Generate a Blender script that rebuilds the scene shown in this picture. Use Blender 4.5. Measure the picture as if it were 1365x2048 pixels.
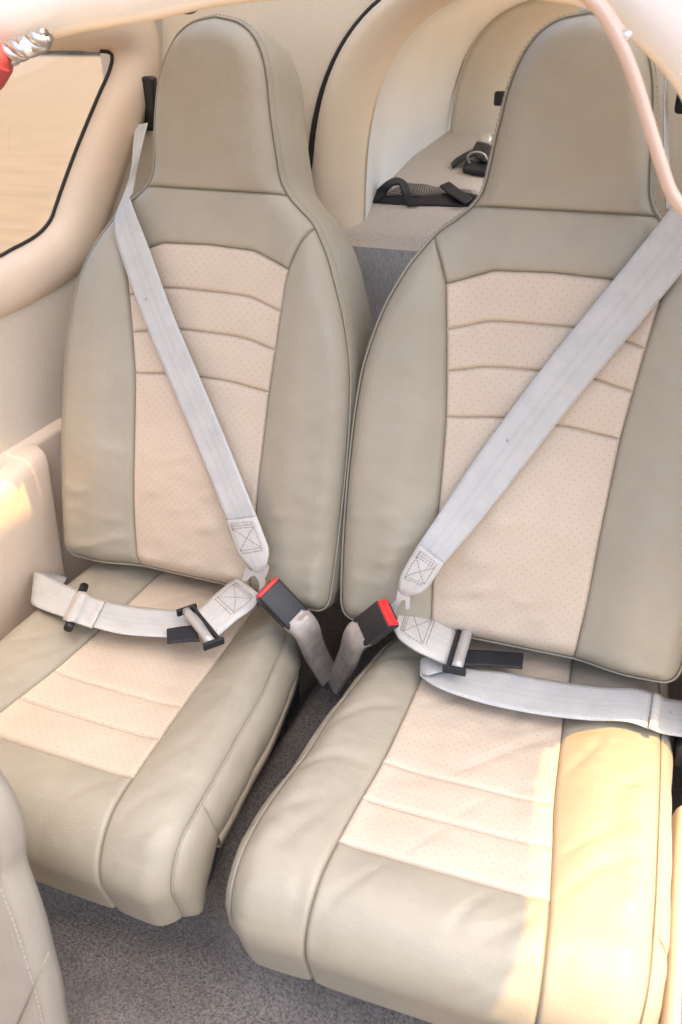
import bpy, bmesh, math, random
import numpy as np
from mathutils import Matrix, Vector, noise

# ------------------------------------------------------------------ scene, camera, light
scene = bpy.context.scene
for o in list(bpy.data.objects):
    bpy.data.objects.remove(o)
COL = scene.collection
W, H = 1365, 2048
CAM = np.array([0.6588, -1.0508, 0.7788])
YAW, PITCH, FPX = math.radians(20.496), math.radians(28.643), 1723.84
def cam_axes():
    cy, sy, cp, sp = math.cos(YAW), math.sin(YAW), math.cos(PITCH), math.sin(PITCH)
    f = np.array([-sy*cp, cy*cp, -sp]); r = np.array([cy, sy, 0.0]); u = np.cross(r, f)
    return r, u, f
CR, CU, CF = cam_axes()
cd = bpy.data.cameras.new('camera'); cam = bpy.data.objects.new('camera', cd); COL.objects.link(cam)
cam.matrix_world = Matrix(((CR[0], CU[0], -CF[0], CAM[0]), (CR[1], CU[1], -CF[1], CAM[1]),
                           (CR[2], CU[2], -CF[2], CAM[2]), (0, 0, 0, 1)))
cd.sensor_fit = 'VERTICAL'; cd.sensor_height = 36; cd.sensor_width = 24
cd.lens = FPX/H*36; cd.clip_start = 0.02; cd.clip_end = 1000
cd.dof.use_dof = True; cd.dof.focus_distance = 1.32; cd.dof.aperture_fstop = 5.0
scene.camera = cam

SUN = Vector((0.40, -0.15, 1.0)).normalized()        # towards the sun
world = bpy.data.worlds.new('World'); scene.world = world; world.use_nodes = True
nt = world.node_tree
sky = nt.nodes.new('ShaderNodeTexSky'); sky.sky_type = 'NISHITA'; sky.sun_disc = False
sky.sun_elevation = math.asin(SUN.z); sky.sun_rotation = math.atan2(SUN.x, SUN.y)
sky.dust_density = 5.0; sky.air_density = 1.0
bg = nt.nodes['Background']; bg.inputs[1].default_value = 0.15
tint = nt.nodes.new('ShaderNodeMix'); tint.data_type = 'RGBA'; tint.blend_type = 'MULTIPLY'; tint.inputs[0].default_value = 1
tint.inputs[7].default_value = (1.0, 0.985, 0.95, 1)      # the photograph's white balance is set for the shade
nt.links.new(sky.outputs[0], tint.inputs[6]); nt.links.new(tint.outputs[2], bg.inputs[0])
ld = bpy.data.lights.new('sun', 'SUN'); ld.energy = 2.5; ld.angle = math.radians(0.35); ld.color = (1.0, 0.57, 0.16)
sun = bpy.data.objects.new('sun', ld); COL.objects.link(sun)
sun.rotation_euler = SUN.to_track_quat('Z', 'Y').to_euler()
sun.location = (2, -2, 4)
vs = scene.view_settings
vs.view_transform = 'Standard'; vs.look = 'None'; vs.gamma = 1; vs.use_curve_mapping = False
vs.exposure = 1.90

# ------------------------------------------------------------------ pixel -> point helpers
TB, TC, ZC = math.radians(14.137), math.radians(-0.862), -0.060
SEATX = (0.0, 0.52); SEATYAW = (math.radians(-0.858), math.radians(1.383))
def ray(x, y):
    d = CR*(x-W/2)/FPX - CU*(y-H/2)/FPX + CF
    return d/np.linalg.norm(d)
def on_plane(x, y, n, P):
    d = ray(x, y); n = np.asarray(n, float)
    return CAM + d*(((np.asarray(P)-CAM) @ n)/(d @ n))
def PY(x, y, v): return on_plane(x, y, (0, 1, 0), (0, v, 0))
def PXp(x, y, v): return on_plane(x, y, (1, 0, 0), (v, 0, 0))
def PZ(x, y, v): return on_plane(x, y, (0, 0, 1), (0, 0, v))
def rz(v, a): return np.array([math.cos(a)*v[0]-math.sin(a)*v[1], math.sin(a)*v[0]+math.cos(a)*v[1], v[2]])
def back_n(s): return rz((0, -math.cos(TB), math.sin(TB)), SEATYAW[s])
def cush_n(s): return rz((0, math.sin(TC), math.cos(TC)), SEATYAW[s])
def PB(x, y, s, off=0.0):
    n = back_n(s); return on_plane(x, y, n, np.array([SEATX[s], 0, 0])+n*off)
def PC(x, y, s, off=0.0):
    n = cush_n(s); return on_plane(x, y, n, np.array([SEATX[s], 0, ZC])+n*off)

# ------------------------------------------------------------------ materials
def srgb(r, g, b):
    f = lambda c: (c/255/12.92 if c/255 <= .04045 else ((c/255+.055)/1.055)**2.4)
    return (f(r), f(g), f(b), 1)
class NT:
    def __init__(s, name):
        s.m = bpy.data.materials.new(name); s.m.use_nodes = True
        s.t = s.m.node_tree; s.b = s.t.nodes['Principled BSDF']
    def n(s, t, **k):
        nd = s.t.nodes.new(t)
        for a, v in k.items(): setattr(nd, a, v)
        return nd
    def l(s, a, b): s.t.links.new(a, b)
    def setv(s, nd, i, v): nd.inputs[i].default_value = v
    def noise(s, vec, scale, detail=3, rough=.6):
        n = s.n('ShaderNodeTexNoise'); s.setv(n, 'Scale', scale); s.setv(n, 'Detail', detail); s.setv(n, 'Roughness', rough)
        s.l(vec, n.inputs['Vector']); return n.outputs['Fac']
    def ramp(s, fac, a, b, ca=(0, 0, 0, 1), cb=(1, 1, 1, 1)):
        r = s.n('ShaderNodeValToRGB'); e = r.color_ramp.elements
        e[0].position = a; e[0].color = ca; e[1].position = b; e[1].color = cb
        s.l(fac, r.inputs[0]); return r.outputs[0]
    def mix(s, fac, a, b, mode='MIX'):
        m = s.n('ShaderNodeMix', data_type='RGBA', blend_type=mode)
        for i, v in ((0, fac), (6, a), (7, b)):
            if isinstance(v, bpy.types.NodeSocket): s.l(v, m.inputs[i])
            else: m.inputs[i].default_value = v
        return m.outputs[2]
    def math(s, op, a, b=None, c=None):
        m = s.n('ShaderNodeMath', operation=op)
        for i, v in enumerate((a, b, c)):
            if v is None: continue
            if isinstance(v, bpy.types.NodeSocket): s.l(v, m.inputs[i])
            else: m.inputs[i].default_value = v
        return m.outputs[0]
    def bump(s, h, strength, dist, prev=None):
        b = s.n('ShaderNodeBump'); s.setv(b, 'Strength', strength); s.setv(b, 'Distance', dist)
        s.l(h, b.inputs['Height'])
        if prev: s.l(prev, b.inputs['Normal'])
        return b.outputs[0]
    def obj(s): return s.n('ShaderNodeTexCoord').outputs['Object']
    def uv(s): return s.n('ShaderNodeTexCoord').outputs['UV']

def scale_c(c, k): return (c[0]*k, c[1]*k, c[2]*k, 1)
def leather(name, col, rough=.38, perf=False, soil=.10):
    N = NT(name); v = N.obj()
    big = N.noise(v, 7, 3); mid = N.noise(v, 40, 4)
    c = N.mix(N.ramp(big, .3, .75), scale_c(col, 1-soil), scale_c(col, 1+soil*.5))
    c = N.mix(N.math('MULTIPLY', N.ramp(mid, .45, .8), .12), c, scale_c(col, .72))
    vor = N.n('ShaderNodeTexVoronoi', feature='DISTANCE_TO_EDGE'); N.setv(vor, 'Scale', 430); N.l(v, vor.inputs['Vector'])
    nb = N.bump(N.ramp(vor.outputs['Distance'], 0, .25), .28, .0007)
    # soft creases
    mp = N.n('ShaderNodeMapping'); N.l(v, mp.inputs[0]); mp.inputs['Rotation'].default_value = (0.2, 0.3, 0.7); mp.inputs['Scale'].default_value = (1, 3.2, 1)
    nb = N.bump(N.noise(mp.outputs[0], 14, 4, .55), .11, .012, nb)
    if perf:
        u = N.uv(); sep = N.n('ShaderNodeSeparateXYZ'); N.l(u, sep.inputs[0])
        P = .0132
        def lat(o):
            a = N.math('SUBTRACT', N.math('FRACT', N.math('ADD', N.math('DIVIDE', sep.outputs[0], P), o)), .5)
            b = N.math('SUBTRACT', N.math('FRACT', N.math('ADD', N.math('DIVIDE', sep.outputs[1], P), o)), .5)
            return N.math('SQRT', N.math('ADD', N.math('MULTIPLY', a, a), N.math('MULTIPLY', b, b)))
        d = N.math('MINIMUM', lat(.25), lat(.75))
        hole = N.ramp(d, .043, .070, (1, 1, 1, 1), (0, 0, 0, 1))
        c = N.mix(N.math('MULTIPLY', hole, .52), c, scale_c(col, .12))
        nb = N.bump(hole, -.5, .001, nb)
    N.l(c, N.b.inputs['Base Color']); N.l(nb, N.b.inputs['Normal'])
    N.l(N.ramp(mid, .2, .8, (rough-.05,)*3+(1,), (rough+.08,)*3+(1,)), N.b.inputs['Roughness'])
    N.setv(N.b, 'Specular IOR Level', .55)
    return N.m
def plain(name, col, rough=.5, metal=0, bump=0, bscale=300, var=.06, spec=.5):
    N = NT(name); v = N.obj()
    nz = N.noise(v, 9, 4)
    N.l(N.mix(N.ramp(nz, .3, .7), scale_c(col, 1-var), scale_c(col, 1+var*.4)), N.b.inputs['Base Color'])
    N.setv(N.b, 'Metallic', metal); N.setv(N.b, 'Specular IOR Level', spec)
    N.l(N.ramp(N.noise(v, 60, 3), .2, .8, (rough*.9,)*3+(1,), (min(1, rough*1.12),)*3+(1,)), N.b.inputs['Roughness'])
    if bump: N.l(N.bump(N.noise(v, bscale, 3), bump, .001), N.b.inputs['Normal'])
    return N.m
def fabric(name, col, scale=600, var=.25, bump=.5, rough=.9, stretch=(1, 1, 1), dist=.0015):
    N = NT(name); v = N.obj()
    mp = N.n('ShaderNodeMapping'); N.l(v, mp.inputs[0]); mp.inputs['Scale'].default_value = stretch
    f = N.noise(mp.outputs[0], scale, 4, .7); big = N.noise(v, 6, 4)
    c = N.mix(N.ramp(f, .3, .7), scale_c(col, 1-var), scale_c(col, 1+var*.6))
    c = N.mix(N.math('MULTIPLY', N.ramp(big, .4, .75), .18), c, scale_c(col, .7))
    N.l(c, N.b.inputs['Base Color']); N.setv(N.b, 'Roughness', rough); N.setv(N.b, 'Specular IOR Level', .2)
    N.l(N.bump(f, bump, dist), N.b.inputs['Normal'])
    return N.m
def webbing(name, col, soil=True):
    N = NT(name); u = N.uv(); sep = N.n('ShaderNodeSeparateXYZ'); N.l(u, sep.inputs[0])
    x, y = sep.outputs[0], sep.outputs[1]
    rib = N.math('SINE', N.math('MULTIPLY', y, 2*math.pi/.0026))
    cross = N.math('SINE', N.math('MULTIPLY', x, 2*math.pi/.0052))
    hb = N.math('ADD', rib, N.math('MULTIPLY', cross, .7))
    sh = N.math('ABSOLUTE', N.math('SUBTRACT', N.math('ABSOLUTE', x), .006))
    line = N.ramp(sh, .0012, .003, (.93, .93, .93, 1), (1, 1, 1, 1))
    c = N.mix(N.ramp(N.noise(u, 26, 4), .35, .8), scale_c(col, 1.03), scale_c(col, .88))
    c = N.mix(1.0, c, line, 'MULTIPLY')
    if soil:
        sp = N.noise(u, 75, 2, .4)
        c = N.mix(N.math('MULTIPLY', N.ramp(sp, .735, .78), .55), c, (.05, .05, .055, 1))
        st = N.noise(u, 12, 4, .6)
        c = N.mix(N.math('MULTIPLY', N.ramp(st, .55, .75), .22), c, scale_c(col, .5))
    N.l(c, N.b.inputs['Base Color']); N.setv(N.b, 'Roughness', .5); N.setv(N.b, 'Specular IOR Level', .35)
    N.l(N.bump(hb, .32, .0005), N.b.inputs['Normal'])
    return N.m

TAUPE = (.350, .320, .254, 1); CREAM = (.560, .470, .375, 1)
M = {}
M['taupe'] = leather('taupe_leather', TAUPE, .36)
M['taupe_dull'] = leather('taupe_leather_sides', scale_c(TAUPE, .98), .45)
M['insert'] = leather('perforated_cream_leather', CREAM, .5, perf=True, soil=.06)
M['piping'] = leather('piping_leather', scale_c(TAUPE, .92), .45)
M['thread'] = plain('thread', scale_c(TAUPE, .82), .8)
M['thread_brown'] = plain('thread_brown', (.27, .22, .19, 1), .8)
M['thread_light'] = plain('thread_light', (.62, .56, .48, 1), .8)
M['webbing'] = webbing('silver_webbing', (.48, .488, .488, 1))
M['webtab'] = webbing('silver_webbing_fold', (.51, .505, .49, 1), False)
M['blackweb'] = webbing('black_webbing', (.018, .02, .026, 1), False)
M['black'] = plain('black_plastic', (.010, .012, .016, 1), .42, bump=.25, bscale=900)
M['red'] = plain('red_plastic', (.66, .022, .022, 1), .35)
M['chrome'] = plain('chrome', (.50, .50, .51, 1), .30, 1)
M['steel'] = plain('steel', (.62, .62, .61, 1), .35, .55)
M['alu'] = plain('grey_roller', (.45, .45, .44, 1), .42, .35)
M['trim'] = plain('tan_moulded_trim', (.74, .60, .47, 1), .5, bump=.12, bscale=500)
M['trim_pink'] = plain('pink_tan_lower_panel', (.74, .61, .49, 1), .5, bump=.1, bscale=500)
M['cream_trim'] = plain('cream_trim', (.80, .68, .52, 1), .5)
M['headliner'] = fabric('cream_headliner', (.82, .72, .56, 1), 700, .12, .35)
M['wallcloth'] = fabric('beige_wall_cloth', (.68, .60, .50, 1), 750, .22, .5)
M['bagcloth'] = fabric('pale_grey_lining', (.82, .82, .78, 1), 600, .12, .4)
M['bagpad'] = fabric('beige_rear_pad', (.74, .70, .62, 1), 600, .15, .4)
M['bagcarpet'] = fabric('beige_carpet', (.60, .55, .49, 1), 500, .35, .7)
M['greyface'] = fabric('grey_ribbed_carpet', (.60, .59, .58, 1), 500, .45, .8, stretch=(1.6, 1, .25))
M['white'] = plain('white_paint', (.85, .85, .84, 1), .3, var=.02)
M['seal'] = plain('black_rubber', (.015, .014, .013, 1), .6)
M['darkgrey'] = plain('dark_grey_plastic', (.09, .10, .12, 1), .5)
M['pinkcord'] = plain('pale_pink_tan_rubber', (.66, .50, .42, 1), .45)
M['frontgrey'] = leather('grey_front_seat_leather', (.345, .318, .278, 1), .42)
M['strip'] = plain('pale_edge_strip', (.42, .37, .30, 1), .5)
M['silver'] = plain('silver_disc', (.7, .7, .68, 1), .3, .6)
def carpet():
    N = NT('grey_floor_carpet'); v = N.obj()
    a = N.noise(v, 210, 4, .75); b = N.noise(v, 420, 3, .7); g = N.noise(v, 9, 4)
    c = N.mix(N.ramp(a, .32, .68), (.11, .10, .094, 1), (.42, .385, .365, 1))
    c = N.mix(N.math('MULTIPLY', N.ramp(b, .45, .75), .5), c, (.44, .405, .39, 1))
    c = N.mix(N.math('MULTIPLY', N.ramp(g, .4, .7), .4), c, (.12, .11, .106, 1))
    N.l(c, N.b.inputs['Base Color']); N.setv(N.b, 'Roughness', 1); N.setv(N.b, 'Specular IOR Level', .1)
    N.l(N.bump(N.math('ADD', a, b), .9, .006), N.b.inputs['Normal'])
    return N.m
M['carpet'] = carpet()
def sleeve():
    N = NT('clear_grey_sleeve'); v = N.obj()
    f = N.noise(v, 40, 4)
    N.l(N.mix(N.ramp(f, .35, .7), (.36, .315, .285, 1), (.50, .455, .42, 1)), N.b.inputs['Base Color'])
    N.setv(N.b, 'Coat Weight', .7); N.setv(N.b, 'Coat Roughness', .08); N.setv(N.b, 'Roughness', .25); N.setv(N.b, 'Transmission Weight', .35); N.setv(N.b, 'IOR', 1.3)
    N.l(N.bump(N.noise(v, 30, 2), .05, .004), N.b.inputs['Normal'])
    return N.m
M['sleeve'] = sleeve()
def glass():
    N = NT('window_pane'); t = N.t
    tr = N.n('ShaderNodeBsdfTransparent'); gl = N.n('ShaderNodeBsdfGlossy'); mx = N.n('ShaderNodeMixShader')
    tr.inputs[0].default_value = (.93, .93, .9, 1); gl.inputs['Roughness'].default_value = .03
    mx.inputs[0].default_value = .05
    N.l(tr.outputs[0], mx.inputs[1]); N.l(gl.outputs[0], mx.inputs[2]); N.l(mx.outputs[0], t.nodes['Material Output'].inputs[0])
    return N.m
M['glass'] = glass()
def ground_mat():
    N = NT('tan_tarmac'); v = N.obj()
    mp = N.n('ShaderNodeMapping'); N.l(v, mp.inputs[0]); mp.inputs['Rotation'].default_value = (0, 0, -.5); mp.inputs['Scale'].default_value = (.5, 3, 1)
    a = N.noise(mp.outputs[0], 1.6, 5); b = N.ramp(N.noise(v, 22, 5, .75), .3, .7)
    c = N.mix(N.ramp(a, .3, .75), (.155, .128, .095, 1), (.105, .086, .063, 1))
    c = N.mix(N.math('MULTIPLY', b, .45), c, (.20, .168, .128, 1))
    mp2 = N.n('ShaderNodeMapping'); N.l(v, mp2.inputs[0]); mp2.inputs['Rotation'].default_value = (0, 0, .45); mp2.inputs['Scale'].default_value = (.35, 6, 1)
    c = N.mix(N.math('MULTIPLY', N.ramp(N.noise(mp2.outputs[0], 2.2, 5, .6), .5, .62), .5), c, (.085, .072, .055, 1))
    N.l(c, N.b.inputs['Base Color']); N.setv(N.b, 'Roughness', .9)
    return N.m
M['ground'] = ground_mat()

# ------------------------------------------------------------------ mesh helpers
def link(o, parent=None):
    COL.objects.link(o)
    if parent is not None: o.parent = parent
    return o
def tag(o, label=None, cat=None, group=None, kind=None):
    if label: o['label'] = label
    if cat: o['category'] = cat
    if group: o['group'] = group
    if kind: o['kind'] = kind
    return o
def empty(name, loc, yaw=0):
    o = bpy.data.objects.new(name, None); COL.objects.link(o)
    o.location = loc; o.rotation_euler = (0, 0, yaw); o.empty_display_size = .05
    return o
def mesh_obj(name, verts, faces, mat, parent=None, uvs=None, smooth=True, base=None):
    """verts in world space; placed so that they stay there under the parent (base = parent's world matrix)."""
    me = bpy.data.meshes.new(name)
    V = np.asarray(verts, float)
    if base is not None:
        Mi = np.array(base.inverted()); V = V @ Mi[:3, :3].T + Mi[:3, 3]
    me.from_pydata(V.tolist(), [], [tuple(int(i) for i in f) for f in faces])
    if uvs is not None:
        ul = me.uv_layers.new(name='UVMap')
        li = np.zeros(len(me.loops), np.int32); me.loops.foreach_get('vertex_index', li)
        ul.data.foreach_set('uv', np.asarray(uvs, np.float32)[li].ravel())
    if smooth:
        me.polygons.foreach_set('use_smooth', [True]*len(me.polygons))
    me.materials.append(mat); me.update()
    o = bpy.data.objects.new(name, me)
    return link(o, parent)
def root_matrix(o):
    return Matrix.Translation(o.location) @ o.rotation_euler.to_matrix().to_4x4()
def grid_faces(nu, nv, closed_u=False, closed_v=False, flip=False):
    F = []
    for j in range(nv if closed_v else nv-1):
        for i in range(nu if closed_u else nu-1):
            a = j*nu+i; b = j*nu+(i+1) % nu; c = ((j+1) % nv)*nu+(i+1) % nu; d = ((j+1) % nv)*nu+i
            F.append((a, d, c, b) if flip else (a, b, c, d))
    return F
def polylen(P):
    P = np.asarray(P, float); return np.concatenate([[0], np.cumsum(np.linalg.norm(np.diff(P, axis=0), axis=1))])
def resample(P, ts):
    P = np.asarray(P, float); L = polylen(P); s = np.asarray(ts)*L[-1]
    return np.stack([np.interp(s, L, P[:, k]) for k in range(P.shape[1])], 1)
def spline(P, n, closed=False):
    """Catmull-Rom through the points, n samples."""
    P = np.asarray(P, float); m = len(P)
    if closed: Q = np.vstack([P[-1], P, P[0], P[1]]); segs = m
    else: Q = np.vstack([2*P[0]-P[1], P, 2*P[-1]-P[-2]]); segs = m-1
    out = []
    for k in range(n):
        t = k/(n if closed else n-1)*segs; i = min(int(t), segs-1); f = t-i
        a, b, c, d = Q[i], Q[i+1], Q[i+2], Q[i+3]
        out.append(.5*((2*b)+(-a+c)*f+(2*a-5*b+4*c-d)*f*f+(-a+3*b-3*c+d)*f**3))
    return np.array(out)
def smoothstep(x, a, b):
    t = np.clip((np.asarray(x, float)-a)/(b-a), 0, 1); return t*t*(3-2*t)
def seg_dist(P, line):
    P = np.asarray(P); A = np.asarray(line)[:-1]; B = np.asarray(line)[1:]
    best = np.full(len(P), 9.)
    for a, b in zip(A, B):
        d = b-a; L = d @ d
        if L < 1e-14: continue
        t = np.clip(((P-a) @ d)/L, 0, 1)
        best = np.minimum(best, np.linalg.norm(P-(a+t[:, None]*d), axis=1))
    return best
def edge_params(length, step=.006):
    e = np.array([0, .0010, .0022, .0038, .006, .0095])/length
    if length < .035: return np.linspace(0, 1, max(4, int(length/.003)))
    n = max(3, int((length-.02)/step))
    return np.concatenate([e, np.linspace(.0095/length, 1-.0095/length, n+1)[1:-1], 1-e[::-1]])
def coons(bottom, top, left, right, step=.006):
    """bottom/top run left->right, left/right run bottom->top."""
    lu = max(polylen(bottom)[-1], polylen(top)[-1]); lv = max(polylen(left)[-1], polylen(right)[-1])
    us, vsn = edge_params(lu, step), edge_params(lv, step)
    Bt, Tp, Lf, Rt = resample(bottom, us), resample(top, us), resample(left, vsn), resample(right, vsn)
    c00, c10, c01, c11 = Bt[0], Bt[-1], Tp[0], Tp[-1]
    U = us[None, :, None]; V = vsn[:, None, None]
    S = (1-V)*Bt[None]+V*Tp[None]+(1-U)*Lf[:, None]+U*Rt[:, None] \
        - ((1-U)*(1-V)*c00+U*(1-V)*c10+(1-U)*V*c01+U*V*c11)
    return S.reshape(-1, 2), len(us), len(vsn)
def tube(P, r, sides=8, closed=False, flat=None, cap=True):
    P = np.asarray(P, float); n = len(P); V = []
    up = np.array([0.13, 0.21, 0.97])
    prev = None
    for i in range(n):
        if closed: t = P[(i+1) % n]-P[i-1]
        else: t = P[min(i+1, n-1)]-P[max(i-1, 0)]
        t = t/(np.linalg.norm(t)+1e-12)
        a = (up if prev is None else prev); a = a-t*(a @ t)
        if np.linalg.norm(a) < 1e-6: a = np.cross(t, (1, 0, 0))
        a /= np.linalg.norm(a); prev = a; b = np.cross(t, a)
        rr = r[i] if hasattr(r, '__len__') else r
        for k in range(sides):
            g = 2*math.pi*k/sides
            V.append(P[i]+a*rr*math.cos(g)*(flat or 1)+b*rr*math.sin(g))
    F = grid_faces(sides, n, closed_u=True, closed_v=closed)
    if cap and not closed:
        F.append(tuple(range(sides))[::-1]); F.append(tuple(range((n-1)*sides, n*sides)))
    return V, F
def box_frame(c, ax, ay, az, hx, hy, hz, bevel=.0, seg=2):
    """bevelled box with axes ax, ay, az and half sizes; returns verts, faces"""
    bm = bmesh.new(); bmesh.ops.create_cube(bm, size=2)
    for v in bm.verts: v.co = Vector((v.co.x*hx, v.co.y*hy, v.co.z*hz))
    if bevel: bmesh.ops.bevel(bm, geom=bm.edges[:]+bm.verts[:], offset=bevel, segments=seg, profile=.5, affect='EDGES')
    bm.verts.index_update()
    V = [np.asarray(c)+np.asarray(ax)*v.co.x+np.asarray(ay)*v.co.y+np.asarray(az)*v.co.z for v in bm.verts]
    F = [[v.index for v in f.verts] for f in bm.faces]
    bm.free(); return V, F
def unit(v): v = np.asarray(v, float); return v/np.linalg.norm(v)
def merge(*parts):
    V, F = [], []
    for v, f in parts:
        k = len(V); V += list(v); F += [tuple(i+k for i in q) for q in f]
    return V, F
def wnoise(p, s, seed=0.0): return noise.noise(Vector((p[0]*s+seed, p[1]*s+seed*1.7, p[2]*s-seed)))
def dashes(path, dash=.0036, gap=.0022, w=.0006, normal=None):
    """thread dashes along a 3-D path"""
    L = polylen(path); tot = L[-1]; s = 0; V, F = [], []
    path = np.asarray(path)
    at = lambda t: np.array([np.interp(t, L, path[:, k]) for k in range(3)])
    while s+dash < tot:
        a, b = at(s), at(s+dash); t = unit(b-a+1e-12)
        n = unit(normal if normal is not None else (0.1, -.8, .5)); sd = np.cross(t, n); sd = sd/(np.linalg.norm(sd)+1e-9)
        k = len(V)
        for q in (a, b):
            V += [q-sd*w, q+sd*w, q+n*w*1.3]
        F += [(k, k+2, k+5, k+3), (k+2, k+1, k+4, k+5), (k, k+1, k+2), (k+3, k+5, k+4), (k, k+3, k+4, k+1)]
        s += dash+gap
    return V, F

# ================================================================== THE SETTING
gv = [(-120, -120, -1.15), (120, -120, -1.15), (120, 120, -1.15), (-120, 120, -1.15)]
tag(mesh_obj('ground', gv, [(0, 1, 2, 3)], M['ground'], smooth=False), kind='structure')

# --- cabin floor: rear shelf, step and front floor
def floor_mesh():
    xs = np.linspace(-.42, .92, 90); ys = np.linspace(-1.3, .46, 120)
    V = []
    for y in ys:
        for x in xs:
            edge = -.40+.05*float(smoothstep(x, .28, .16))+.02*math.sin(x*9)
            st = float(smoothstep(y, edge-.03, edge+.02))
            z = -.375+.085*st
            z += .080*math.exp(-((x-.262)/.085)**6)*st
            z += .004*wnoise((x, y, 0), 9)+.003*wnoise((x, y, 1), 40)
            V.append((x, y, z))
    return V, grid_faces(len(xs), len(ys))
v, f = floor_mesh()
tag(mesh_obj('cabin_floor', v, f, M['carpet']), 'dark grey looped carpet of the cabin floor', kind='structure')

# --- left cabin wall
def wall_x(y, z):
    b = -.352+.115*float(smoothstep(y, -.02, .52))
    b += .05*max(0, z-.55)**1.5*3
    return b
def window_loop(n=72, grow=0.0):
    P = [PXp(0, 530, -.335), PXp(50, 503, -.329), PXp(90, 476, -.323), PXp(116, 446, -.316), PXp(132, 408, -.309), PXp(170, 300, -.292), PXp(208, 200, -.275),
         PXp(226, 140, -.27), PXp(224, 104, -.27), PXp(180, 98, -.285), PXp(100, 96, -.305)]
    L = [(p[1], p[2]) for p in P] + [(-.1, .765), (-.42, .755), (-.46, .72), (-.46, .46), (-.42, .43), (-.15, .45)]
    Q = spline(L, n*4, closed=True)
    if grow:
        d = np.roll(Q, -1, 0)-np.roll(Q, 1, 0); nn = np.stack([d[:, 1], -d[:, 0]], 1); nn /= np.linalg.norm(nn, axis=1)[:, None]
        c = Q.mean(0); s = np.sign(((Q-c)*nn).sum(1).mean()); Q = Q+nn*s*grow
    L2 = polylen(np.vstack([Q, Q[:1]])); s = np.linspace(0, L2[-1], n, endpoint=False)
    QQ = np.vstack([Q, Q[:1]])
    return np.stack([np.interp(s, L2, QQ[:, k]) for k in (0, 1)], 1)
def wall_mesh():
    loop = window_loop(160, .02)
    ys = np.linspace(-.85, .46, 132); zs = np.linspace(.12, 1.0, 88)
    V = [(wall_x(y, z), y, z) for z in zs for y in ys]
    def inside(p):
        c = False; n = len(loop); j = n-1
        for i in range(n):
            if (loop[i][1] > p[1]) != (loop[j][1] > p[1]) and p[0] < (loop[j][0]-loop[i][0])*(p[1]-loop[i][1])/(loop[j][1]-loop[i][1])+loop[i][0]: c = not c
            j = i
        return c
    F = [q for q in grid_faces(len(ys), len(zs), flip=True)
         if not inside((np.mean([V[i][1] for i in q]), np.mean([V[i][2] for i in q])))]
    return V, F
v, f = wall_mesh()
lw = tag(mesh_obj('cabin_wall', v, f, M['wallcloth']), 'beige cloth covered left cabin wall around the window', kind='structure')
# window surround: lofted rings from the cloth to the glass
rings = []
prof = [(.085, -.002), (.080, .006), (.060, .014), (.035, .016), (.015, .010), (.004, -.004), (0, -.018), (-.004, -.020)]
N_W = 260
for g, inn in prof:
    Lp = window_loop(N_W, g)
    rings += [(wall_x(y, z)+inn, y, z) for y, z in Lp]
mesh_obj('window_surround', rings, grid_faces(N_W, len(prof), closed_u=True), M['trim'], lw)
Lp = window_loop(N_W, -.003)
Lp = np.vstack([Lp[-70:], Lp[:160]]); kz = int(np.argmax(Lp[80:, 1]))+72
v, f = tube([(wall_x(y, z)-.018, y, z) for y, z in Lp[:kz]], .0030, 8)
mesh_obj('window_seal', v, f, M['seal'], lw)
Lp = window_loop(N_W, 0)
pv = [(wall_x(y, z)-.020, y, z) for y, z in Lp]
cz = np.mean(np.array(pv), 0)
mesh_obj('window_pane', pv+[tuple(cz)], [(i, (i+1) % N_W, N_W) for i in range(N_W)], M['glass'], lw)
# lower moulded panel with armrest
def lower_panel():
    zs = np.concatenate([np.linspace(-.36, .05, 16), np.linspace(.06, .18, 24)]); ys = np.linspace(-.85, .46, 90)
    V = []
    for z in zs:
        for y in ys:
            seam = .165+.02*float(smoothstep(y, 0, .2))
            V.append((wall_x(y, .2)+.018*(1-float(smoothstep(z, seam-.012, seam))) - .012*float(smoothstep(z, seam-.004, seam+.004)), y, z))
    return V, grid_faces(len(ys), len(zs), flip=True)
v, f = lower_panel()
mesh_obj('lower_panel', v, f, M['trim_pink'], lw)
def armrest():
    ys = np.concatenate([np.linspace(-.85, .02, 40), np.linspace(.03, .075, 14)]); V = []
    prof = [(-.015, .135), (.006, .134), (.020, .132), (.030, .127), (.036, .118), (.038, .100), (.036, .05), (.032, -.05), (.026, -.20), (.02, -.36)]
    for y in ys:
        e = float(smoothstep(y, .045, .075))
        x0 = wall_x(y, .1)+.012
        for dx, z in prof: V.append((x0+dx*(1-e)-.012*e, y, z-.004*e+(.028*float(smoothstep(y, -.12, .06)) if z > .09 else 0)))
    return V, grid_faces(len(prof), len(ys), flip=True)
v, f = armrest()
mesh_obj('armrest', v, f, M['trim_pink'], lw)

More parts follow.
